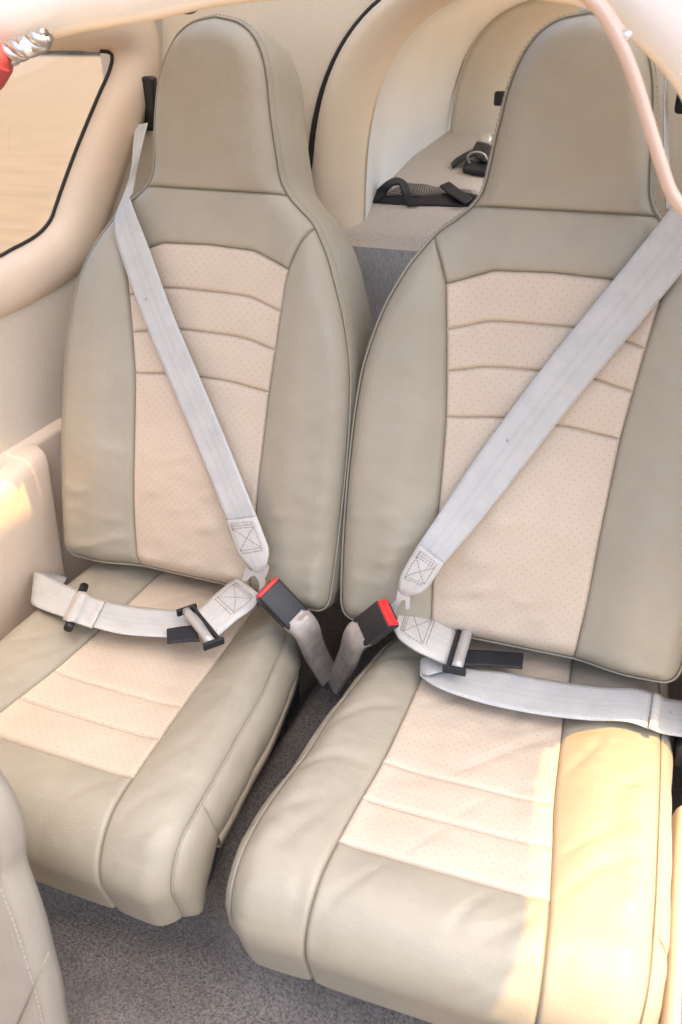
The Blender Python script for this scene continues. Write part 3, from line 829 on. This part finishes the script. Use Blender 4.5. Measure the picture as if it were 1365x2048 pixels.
def stitch_box(pairs, t0, t1, parent, base, lift=.0022, side=.16, rows=3):
    """rows of stitches and an X between t0 and t1 of a ribbon"""
    A = spline([p[0] for p in pairs], 60); B = spline([p[1] for p in pairs], 60)
    def at(t, g):
        k = np.clip(t, 0, 1)*59; i = min(int(k), 58); f = k-i
        a = A[i]*(1-f)+A[i+1]*f; b_ = B[i]*(1-f)+B[i+1]*f
        tt = unit(A[i+1]-A[i]+B[i+1]-B[i]); nn = unit(np.cross(b_-a, tt))
        if nn @ (CAM-a) < 0: nn = -nn
        return a+(b_-a)*g+nn*lift, nn
    lines = []
    dt = (t1-t0)
    for k in range(rows):
        tt = t0+dt*.09*k; lines.append([(tt, side), (tt, 1-side)])
    for k in range(2):
        tt = t1-dt*.10*k; lines.append([(tt, side), (tt, 1-side)])
    a0, a1 = t0+dt*.09*(rows-1), t1-dt*.10
    lines += [[(a0, side), (a1, 1-side)], [(a0, 1-side), (a1, side)], [(t0, side), (t1, side)], [(t0, 1-side), (t1, 1-side)]]
    parts = []
    for a, b_ in lines:
        pth = [at(a[0]+(b_[0]-a[0])*q, a[1]+(b_[1]-a[1])*q) for q in np.linspace(0, 1, 12)]
        parts.append(dashes([p[0] for p in pth], .0030, .0017, .00055, pth[6][1]))
    v, f = merge(*parts)
    return tag(mesh_obj('stitching', v, f, M['thread_brown'], parent, smooth=False, base=base), kind='stuff')
def lerp2(a, b, t): return (a[0]+(b[0]-a[0])*t, a[1]+(b[1]-a[1])*t)
def adjuster(parent, base, top, bot, tdir, n, rad=.0075):
    """black frame with a grey roller. top/bot = ends of the bar, tdir = along the strap towards the roller"""
    top, bot = np.asarray(top), np.asarray(bot); ax = unit(bot-top); L = np.linalg.norm(bot-top)
    td = unit(np.asarray(tdir)-ax*(np.asarray(tdir) @ ax)); n = unit(np.cross(ax, td)); n = n if n @ (CAM-top) > 0 else -n
    mid = (top+bot)/2
    v, f = box_frame(mid+n*.004, ax, td, n, L/2, .0028, .004, .001)
    fr = mesh_obj('adjuster', v, f, M['black'], parent, smooth=False, base=base)
    for e in (top, bot):
        v, f = box_frame(e+td*.010+n*.003, ax, td, n, .0030, .017, .006, .0014)
        mesh_obj('end_cap', v, f, M['black'], fr, smooth=False, base=base if False else None) if False else mesh_obj('end_cap', v, f, M['black'], fr, smooth=False, base=base)
    P = np.linspace(top+ax*.004+td*.0125+n*.004, bot-ax*.004+td*.0125+n*.004, 8)
    v, f = tube(P, rad, 16); mesh_obj('roller', v, f, M['alu'], fr, base=base)
    return fr

# ---- left belt
rb = empty('seat_belt', tuple(PB(470, 1100, 0, .03))); tag(rb, 'silver three point belt crossing the left seat', 'seat belt', 'rear seat belts'); MB = root_matrix(rb)
lap_l = None
sh = [(PY(270, 250, .36), PY(296, 246, .36)), (PY(266, 300, .32), PY(284, 300, .33)), (PY(262, 345, .27), PY(274, 345, .29)), (PY(246, 395, .20), PY(267, 385, .215)),
      (PB(229, 448, 0, .012), PB(262, 402, 0, .014)), (PB(246, 522, 0, .022), PB(296, 490, 0, .020)), (PB(298, 664, 0, .020), PB(344, 622, 0, .018)),
      (PB(345, 776, 0, .022), PB(398, 750, 0, .020)), (PB(400, 907, 0, .026), PB(458, 893, 0, .026)), (PB(456, 1046, 0, .038), PB(516, 1038, 0, .040))]
ribbon('shoulder_strap', sh, M['webbing'], rb, MB, n=150)
tb_ = [(PB(453, 1041, 0, .041), PB(514, 1033, 0, .043)), (PB(463, 1072, 0, .044), PB(527, 1066, 0, .046)), (PB(478, 1108, 0, .048), PB(538, 1098, 0, .050)), (PB(499, 1131, 0, .050), PB(536, 1122, 0, .051)), (PB(508, 1141, 0, .046), PB(530, 1138, 0, .046))]
t1 = ribbon('end_tab', tb_, M['webtab'], rb, MB, thick=.004, n=40, crown=.003); stitch_box(tb_, .06, .50, t1, MB, lift=.0052)
# tongue
NB0 = back_n(0)
pl = lambda L, s, off: [PB(x, y, s, off) for x, y in L]
plate('tongue', pl([(494, 1134), (503, 1140), (514, 1143), (527, 1140), (535, 1128), (540, 1134), (536, 1148), (531, 1156), (533, 1175), (526, 1194), (517, 1192), (521, 1172), (519, 1160), (511, 1150), (504, 1152), (494, 1162), (486, 1160)], 0, .046), [], NB0, .0025, M['steel'], rb, MB)
lt = [(PC(474, 1158, 0, .075), PC(520, 1190, 0, .075)), (PC(455, 1170, 0, .072), PC(509, 1214, 0, .070)), (PC(425, 1196, 0, .066), PC(473, 1241, 0, .062)), (PC(396, 1222, 0, .056), PC(440, 1270, 0, .050)), (PC(380, 1236, 0, .046), PC(420, 1288, 0, .040))]
t2 = ribbon('lap_tab', lt, M['webtab'], rb, MB, thick=.004, n=50, crown=.003); stitch_box(lt, .13, .50, t2, MB, lift=.0052)
adjuster(rb, MB, PC(386, 1219, 0, .052), PC(440, 1286, 0, .048), PC(370, 1240, 0, .05)-PC(400, 1220, 0, .05), None)
ls = [(PC(398, 1224, 0, .036), PC(388, 1275, 0, .036)), (PC(330, 1219, 0, .034), PC(325, 1274, 0, .034)), (PC(262, 1212, 0, .034), PC(245, 1268, 0, .034)), (PC(205, 1200, 0, .036), PC(180, 1252, 0, .036)),
      (PC(150, 1178, 0, .040), PC(122, 1232, 0, .036)), (PC(105, 1158, 0, .036), PC(80, 1217, 0, .030)), (PC(76, 1145, 0, .030), PC(64, 1208, 0, .020)), (PC(72, 1146, 0, .012), PC(66, 1204, 0, .004)), (PC(110, 1148, 0, -.02), PC(90, 1195, 0, -.02)), (PC(135, 1155, 0, -.03), PC(115, 1190, 0, -.03))]
ribbon('lap_strap', ls, M['webbing'], rb, MB, n=130)
sl = [(PC(212, 1202, 0, .0395), PC(184, 1256, 0, .0395)), (PC(188, 1195, 0, .043), PC(160, 1248, 0, .043)), (PC(173, 1186, 0, .053), PC(145, 1243, 0, .053)), (PC(163, 1184, 0, .054), PC(134, 1242, 0, .053)), (PC(155, 1182, 0, .040), PC(127, 1240, 0, .038))]
o = ribbon('slider_loop', sl, M['webtab'], rb, MB, thick=.003, n=40)
v, f = dashes([(sl[0][0]*(1-t)+sl[0][1]*t)*.5+(sl[1][0]*(1-t)+sl[1][1]*t)*.5+np.array([0, -.001, .003]) for t in np.linspace(.05, .95, 20)], .003, .002, .0006); mesh_obj('stitching', v, f, M['thread_light'], o, smooth=False, base=MB)
v, f = tube(np.linspace(PC(169, 1172, 0, .044), PC(137, 1257, 0, .040), 6), .0072, 14); mesh_obj('slider_pin', v, f, M['black'], rb, base=MB)
bt = [(PC(392, 1252, 0, .046), PC(400, 1282, 0, .046)), (PC(365, 1254, 0, .043), PC(368, 1283, 0, .043)), (PC(334, 1259, 0, .042), PC(335, 1287, 0, .042))]
ribbon('black_tail', bt, M['blackweb'], rb, MB, thick=.003, n=20)
# guide behind the shoulder
v, f = box_frame(PY(298, 208, .385), unit((.12, -.2, 1)), (1, 0, 0), (0, 1, 0), .045, .018, .01, .006); mesh_obj('shoulder_guide', v, f, M['black'], rb, base=MB)

# ---- right belt
rb = empty('seat_belt', tuple(PB(870, 1120, 1, .03))); tag(rb, 'silver three point belt crossing the right seat', 'seat belt', 'rear seat belts'); MB = root_matrix(rb)
LE = [(1420, 310), (1336, 424), (1226, 562), (1130, 680), (1050, 782), (950, 920), (880, 1025), (834, 1094)]
WD = [(80, 70), (76, 64), (74, 62), (72, 60), (70, 58), (66, 54), (58, 45), (50, 38)]
OF = [.03, .022, .018, .016, .016, .020, .032, .045]
sh = [(PB(x, y, 1, o_), PB(x+a, y+b_, 1, o_)) for (x, y), (a, b_), o_ in zip(LE, WD, OF)]
ribbon('shoulder_strap', sh, M['webbing'], rb, MB, n=150)
sh2 = [(PY(1331, 120, .36), PY(1337, 118, .38)), (PY(1328, 230, .34), PY(1337, 228, .38)), (PY(1329, 330, .30), PY(1339, 328, .33)), (PY(1333, 420, .22), PY(1345, 420, .24))]
ribbon('upper_strap', sh2, M['webbing'], rb, MB, n=30)
tb_ = [(PB(838, 1088, 1, .049), PB(888, 1126, 1, .049)), (PB(819, 1120, 1, .052), PB(872, 1151, 1, .052)), (PB(803, 1150, 1, .054), PB(858, 1172, 1, .054)), (PB(799, 1172, 1, .054), PB(843, 1185, 1, .054)), (PB(801, 1184, 1, .050), PB(826, 1190, 1, .050))]
t1 = ribbon('end_tab', tb_, M['webtab'], rb, MB, thick=.004, n=40, crown=.003); stitch_box(tb_, .06, .52, t1, MB, lift=.0052)
plate('tongue', pl([(797, 1178), (803, 1186), (812, 1189), (822, 1185), (821, 1200), (820, 1217), (813, 1218), (812, 1200), (805, 1199), (799, 1210), (788, 1232), (770, 1234), (770, 1220), (793, 1200), (795, 1190)], 1, .050), [], back_n(1), .0025, M['steel'], rb, MB)
lt = [(PC(800, 1216, 1, .075), PC(789, 1262, 1, .075)), (PC(822, 1212, 1, .074), PC(800, 1278, 1, .072)), (PC(858, 1228, 1, .068), PC(830, 1300, 1, .064)), (PC(892, 1248, 1, .060), PC(868, 1318, 1, .054)), (PC(918, 1262, 1, .050), PC(898, 1332, 1, .044))]
t2 = ribbon('lap_tab', lt, M['webtab'], rb, MB, thick=.004, n=50, crown=.003); stitch_box(lt, .20, .60, t2, MB, lift=.0052)
adjuster(rb, MB, PC(920, 1258, 1, .054), PC(895, 1341, 1, .048), PC(960, 1310, 1, .05)-PC(900, 1300, 1, .05), None, .0085)
ls = [(PC(905, 1312, 1, .034), PC(893, 1340, 1, .034)), (PC(860, 1312, 1, .036), PC(858, 1350, 1, .030)), (PC(843, 1318, 1, .030), PC(843, 1348, 1, .024)), (PC(850, 1334, 1, .022), PC(846, 1356, 1, .022)), (PC(905, 1330, 1, .026), PC(880, 1377, 1, .026)), (PC(960, 1338, 1, .026), PC(945, 1400, 1, .026)), (PC(1010, 1343, 1, .026), PC(1000, 1414, 1, .026)),
      (PC(1100, 1360, 1, .026), PC(1080, 1429, 1, .026)), (PC(1200, 1373, 1, .030), PC(1175, 1440, 1, .030)), (PC(1270, 1376, 1, .034), PC(1252, 1443, 1, .034)), (PC(1312, 1388, 1, .03), PC(1300, 1458, 1, .03)), (PC(1335, 1397, 1, .012), PC(1330, 1468, 1, .012)), (PC(1395, 1405, 1, -.01), PC(1395, 1478, 1, -.01))]
ribbon('lap_strap', ls, M['webbing'], rb, MB, n=160)
sl = [(PC(1309, 1386, 1, .035), PC(1298, 1456, 1, .035)), (PC(1316, 1388, 1, .036), PC(1306, 1459, 1, .036)), (PC(1323, 1392, 1, .031), PC(1313, 1463, 1, .031))]
ribbon('slider_loop', sl, M['webtab'], rb, MB, thick=.003, n=14)
bt = [(PC(930, 1300, 1, .040), PC(925, 1330, 1, .040)), (PC(985, 1303, 1, .037), PC(983, 1332, 1, .037)), (PC(1048, 1308, 1, .036), PC(1045, 1337, 1, .036))]
ribbon('black_tail', bt, M['blackweb'], rb, MB, thick=.003, n=20)
v, f = box_frame(PY(1372, 190, .36), (0, 0, 1), (1, 0, 0), (0, 1, 0), .024, .012, .01, .006); mesh_obj('shoulder_guide', v, f, M['black'], rb, base=MB)
v, f = box_frame(PC(1372, 1490, 1, -.03), (0, 1, 0), (1, 0, 0), (0, 0, 1), .03, .014, .02, .006); mesh_obj('anchor', v, f, M['black'], rb, base=MB)

# ---- buckles
def buckle(label, tip, base_pt, end, face_n, w0, hw, ht, wend):
    tip, base_pt, end = map(np.asarray, (tip, base_pt, end)); ax = unit(tip-base_pt); L = np.linalg.norm(tip-base_pt)
    fn = unit(face_n-ax*(np.asarray(face_n) @ ax)); wd = np.cross(fn, ax)
    root = empty('seat_belt_buckle', tuple(end)); tag(root, label, 'buckle', 'belt buckles between the rear seats'); B_ = root_matrix(root)
    v, f = box_frame((tip+base_pt)/2, ax, wd, fn, L/2, hw, ht, .004, 3); hs_ = mesh_obj('housing', v, f, M['black'], root, base=B_)
    v, f = box_frame(tip+ax*.0006+fn*.002, ax, wd, fn, .003, hw*.90, ht*.78, .0015); mesh_obj('release_button', v, f, M['red'], root, base=B_)
    v, f = box_frame(tip+ax*.0022-fn*ht*.45, ax, wd, fn, .002, hw*.62, ht*.12, .0006); mesh_obj('tongue_slot', v, f, M['seal'], root, base=B_)
    # sleeve
    n = 22; V = []; ns = 20
    P = spline([base_pt+ax*.008, base_pt-ax*.02, (base_pt*.45+end*.55), end], n)
    for i, q in enumerate(P):
        t = i/(n-1); a = hw*1.04*(1-t)+wend*t; b_ = ht*1.06*(1-t)+.007*t
        a *= 1-.04*math.sin(math.pi*t); tt = unit(P[min(i+1, n-1)]-P[max(i-1, 0)])
        wv = unit(wd-tt*(wd @ tt)); nv = np.cross(tt, wv)
        for k in range(ns):
            g = 2*math.pi*k/ns; c, s_ = math.cos(g), math.sin(g)
            V.append(q+wv*a*math.copysign(abs(c)**.5, c)+nv*b_*math.copysign(abs(s_)**.5, s_))
    sv = mesh_obj('stalk_sleeve', V, grid_faces(ns, n, closed_u=True), M['sleeve'], root, base=B_)
    V2, F2 = box_frame((base_pt+end)/2, unit(base_pt-end), wd, np.cross(unit(base_pt-end), wd), np.linalg.norm(base_pt-end)/2*.92, hw*.50, .002, .001)
    mesh_obj('stalk_strap', V2, F2, M['blackweb'], sv, base=B_, uvs=[(0, 0)]*len(V2))
    return root
tocam = unit(CAM-np.array([.2, 0, 0]))
buckle('black belt buckle with red button at the left seat corner', PB(534, 1177, 0, .072), PB(596, 1242, 0, .060), PY(657, 1352, -.005), unit((.35, -.55, .75)), 0, .0225, .0125, .020)
buckle('black belt buckle with red button touching the right seat backrest', PB(778, 1226, 1, .080), PB(726, 1266, 1, .068), PY(668, 1368, -.01), unit((-.30, -.80, .50)), 0, .0225, .0125, .019)

# ================================================================== FRONT SEAT, lower left
def front_seat():
    root = empty('front_seat', (-.05, -.62, -.37)); tag(root, 'grey leather front seat back at the lower left corner', 'seat'); B_ = root_matrix(root)
    y0 = -.60
    e = [PY(145, 2060, y0), PY(128, 1960, y0), PY(112, 1895, y0), PY(82, 1790, y0), PY(52, 1700, y0), PY(50, 1650, y0), PY(35, 1585, y0), PY(0, 1520, y0), PY(-60, 1440, y0)]
    edge = [(p[0]-.026, p[2]-.050) for p in e]
    edge = [(edge[0][0]+.003, -.36)]+edge+[(-.02, .33), (-.12, .345)]
    E = spline(edge, 60)
    # left half mirrored about x = -.12
    full = np.vstack([E, (E*np.array([-1, 1])+np.array([-.24, 0]))[::-1][1:]])
    rows = []
    cen = np.array([-.12, -.05])
    for sc, dy in [(.02, .03), (.9, .03), (.99, .025), (1.0, .014), (.998, .004), (.988, -.004), (.965, -.009), (.92, -.012), (.7, -.014), (.35, -.015), (.02, -.015)]:
        P = cen+(full-cen)*np.array([sc, 1-(1-sc)*.8])
        wob = np.array([.003*wnoise((q[0], q[1], 0), 9, 4) for q in P])
        rows.append(np.stack([P[:, 0], y0+dy+wob+.12*(P[:, 1]-.1)*0, P[:, 1]], 1))
    n_ = len(full)
    back = mesh_obj('backrest', np.vstack(rows), grid_faces(n_, len(rows), flip=True), M['frontgrey'], root, base=B_)
    for off, nm in ((.014, 'seam'),):
        Q = []
        for q in E[:46]:
            Q.append((q[0]-.014, y0-.0085, q[1]-.004))
        v, f = tube(Q, .0022, 6); mesh_obj(nm, v, f, M['frontgrey'], back, base=B_)
        parts = [dashes(np.array(Q)+np.array([k, -.002, 0]), .006, .003, .0010, (0, -1, .2)) for k in (-.004, .004)]
        v, f = merge(*parts); tag(mesh_obj('stitching', v, f, plain('grey_thread', (.40, .37, .32, 1), .8), back, smooth=False, base=B_), kind='stuff')
    v, f = tube([PY(98, 1905, y0-.0165), PY(72, 1965, y0-.0165), PY(30, 2060, y0-.0165)], .0010, 6); mesh_obj('fold_seam', v, f, M['thread'], back, base=B_)
    return root
front_seat()

# ================================================================== SMALL THINGS
# cargo net on the baggage floor
def on_bag(x, y, lift=0.0):
    k = (BF1-BF0)/(1.02-BYp); n = (0, -k, 1)
    return on_plane(x, y, n, (0, BYp, BF0+lift))
root = empty('cargo_net', tuple(on_bag(840, 400))); tag(root, 'black mesh cargo net with webbing border lying on baggage floor', 'net'); B_ = root_matrix(root)
hem = [(on_bag(736, 404, .002), on_bag(752, 392, .006)), (on_bag(790, 408, .002), on_bag(790, 392, .006)), (on_bag(850, 411, .002), on_bag(850, 392, .008)), (on_bag(905, 412, .002), on_bag(915, 385, .010)), (on_bag(960, 412, .002), on_bag(960, 392, .01))]
ribbon('hem_strap', hem, M['blackweb'], root, B_, thick=.003, n=40)
lp = [(on_bag(738, 404, .004), on_bag(756, 404, .004)), (on_bag(752, 383, .012), on_bag(772, 388, .012)), (on_bag(775, 363, .03), on_bag(785, 372, .03)), (on_bag(796, 356, .035), on_bag(799, 369, .035)), (on_bag(815, 368, .028), on_bag(803, 380, .028)), (on_bag(822, 392, .014), on_bag(807, 394, .014)), (on_bag(836, 412, .005), on_bag(815, 412, .005))]
ribbon('loop_strap', lp, M['blackweb'], root, B_, thick=.003, n=60)
tl = [(on_bag(880, 372, .02), on_bag(898, 364, .02)), (on_bag(898, 388, .014), on_bag(915, 376, .014)), (on_bag(930, 408, .012), on_bag(945, 398, .012))]
ribbon('strap_tail', tl, M['blackweb'], root, B_, thick=.003, n=20)
parts = []
a0, a1, b0, b1 = on_bag(765, 394, .006), on_bag(955, 400, .008), on_bag(800, 366, .018), on_bag(955, 380, .012)
nx, nyy = 34, 7
for i in range(nx+1):
    for dr in (-1, 1):
        pts = []
        for j in range(nyy+1):
            g = i/nx+dr*j*.5/nx; t = j/nyy
            if 0 <= g <= 1:
                q = (a0*(1-g)+a1*g)*(1-t)+(b0*(1-g)+b1*g)*t; pts.append(q+np.array([0, 0, .004*wnoise(q, 30)]))
        if len(pts) > 1: parts.append(tube(pts, .0008, 4))
v, f = merge(*parts); tag(mesh_obj('mesh_cords', v, f, M['seal'], root, base=B_), kind='stuff')

root = empty('cargo_strap_bundle', tuple(on_bag(955, 330))); tag(root, 'bundle of black straps with a silver disc behind the right headrest', 'strap'); B_ = root_matrix(root)
ribbon('strap', [(on_bag(905, 336, .004), on_bag(903, 328, .004)), (on_bag(920, 325, .012), on_bag(914, 317, .012)), (on_bag(945, 312, .016), on_bag(938, 304, .016)), (on_bag(975, 305, .012), on_bag(972, 292, .012))], M['blackweb'], root, B_, thick=.004, n=30)
ribbon('strap', [(on_bag(926, 341, .006), on_bag(934, 322, .006)), (on_bag(950, 346, .008), on_bag(952, 326, .008)), (on_bag(985, 350, .006), on_bag(985, 330, .006))], M['blackweb'], root, B_, thick=.008, n=20)
ribbon('strap', [(on_bag(945, 305, .01), on_bag(955, 285, .014)), (on_bag(962, 320, .02), on_bag(975, 290, .02)), (on_bag(985, 325, .01), on_bag(990, 300, .01))], M['blackweb'], root, B_, thick=.006, n=20)
c = on_bag(972, 279, .02)
v, f = tube([c, c+np.array([0, -.004, .003]), c+np.array([0, -.006, .0045])], [.013, .013, .010], 24); mesh_obj('metal_disc', v, f, M['silver'], root, base=B_)
c = on_bag(955, 318, .02)
v, f = tube(spline([c+np.array([.02*math.cos(t), -.006*math.sin(t), .014*math.sin(t)]) for t in np.linspace(0, 5, 8)], 30), .002, 6); mesh_obj('wire_hook', v, f, M['steel'], root, base=B_)
c = PY(1001, 197, .95)
v, f = box_frame(c, (1, 0, 0), (0, 1, 0), (0, 0, 1), .012, .01, .014, .004)
tag(mesh_obj('tie_down_ring', v, f, M['black']), 'small black tie down fitting on the baggage rear pad', 'fitting')

# ceiling vent
c = PY(372, -12, .36); n_ = unit((.25, -.9, -.35)); u_ = unit(np.cross(n_, (0, 0, 1))); w_ = np.cross(u_, n_)
root = empty('ceiling_vent', tuple(c)); tag(root, 'round dark grey vent at the ceiling above the left headrest', 'vent'); B_ = root_matrix(root)
def disc(prof, nseg=32):
    V = [c+n_*d+(u_*math.cos(2*math.pi*k/nseg)+w_*math.sin(2*math.pi*k/nseg))*r for r, d in prof for k in range(nseg)]
    return V, grid_faces(nseg, len(prof), closed_u=True)
v, f = disc([(.028, 0), (.028, .006), (.024, .010), (.019, .010), (.018, .004)]); mesh_obj('vent_rim', v, f, M['darkgrey'], root, base=B_)
v, f = disc([(.018, .004), (.012, .008), (.001, .009)]); mesh_obj('vent_core', v, f, M['black'], root, base=B_)

# chrome latch with red lever at upper left
root = empty('door_latch', tuple(PY(50, 100, -.12))); tag(root, 'braided steel wire latch with red lever hanging from the roof frame', 'latch'); B_ = root_matrix(root)
LY = -.125
P = [PY(x, y, LY) for x, y in ((10, 112), (28, 104), (45, 96), (62, 88), (80, 80), (94, 74))]
ax_ = unit(P[-1]-P[0]); e1 = unit(np.cross(ax_, (0, 1, 0))); e2 = np.cross(ax_, e1); Lc = np.linalg.norm(P[-1]-P[0])
parts = []
for ph in (0, 2*math.pi/3, 4*math.pi/3):
    parts.append(tube([P[0]+ax_*Lc*t+(e1*math.cos(ph+t*9)+e2*math.sin(ph+t*9))*.0072*(1-.55*max(0, t-.85)/.15) for t in np.linspace(0, 1, 40)], .0062, 10))
v, f = merge(*parts); mesh_obj('braided_wire', v, f, M['chrome'], root, base=B_)
v, f = tube([PY(47, 88, LY-.012), PY(54, 98, LY-.016), PY(60, 108, LY-.012)], .0045, 10); mesh_obj('band', v, f, M['white'], root, base=B_)
v, f = tube(spline([PY(-30, 150, LY-.01), PY(-8, 130, LY-.01), PY(2, 115, LY-.01), PY(14, 108, LY-.01)], 14), [.022, .022, .021, .020, .019, .018, .018, .017, .017, .016, .015, .013, .010, .006], 16); mesh_obj('lever', v, f, plain('muted_red', (.42, .06, .06, 1), .5), root, base=B_)

# hanging cord on the right of the frame
root = empty('hanging_strap', tuple(PY(1180, 0, -.13))); tag(root, 'pale pinkish tan rubber strap hanging in front of the right headrest', 'strap'); B_ = root_matrix(root)
P = [PY(x, y, -.14) for x, y in ((1120, -50), (1168, -12), (1205, 25), (1242, 90), (1272, 165), (1300, 255), (1325, 335), (1345, 388), (1375, 425), (1420, 450))]
v, f = tube(spline(P, 60), .0098, 14, flat=.6); mesh_obj('strap', v, f, M['pinkcord'], root, base=B_)
P = [PY(x, y, -.135) for x, y in ((1170, -22), (1208, 15), (1228, 45), (1240, 62), (1254, 72))]
v, f = tube(spline(P, 24), .005, 10); mesh_obj('strap_end', v, f, M['pinkcord'], root, base=B_)
v, f = tube([PY(1252, 71, -.14), PY(1256, 73, -.146)], [.0052, .004], 14); mesh_obj('stud', v, f, M['silver'], root, base=B_)
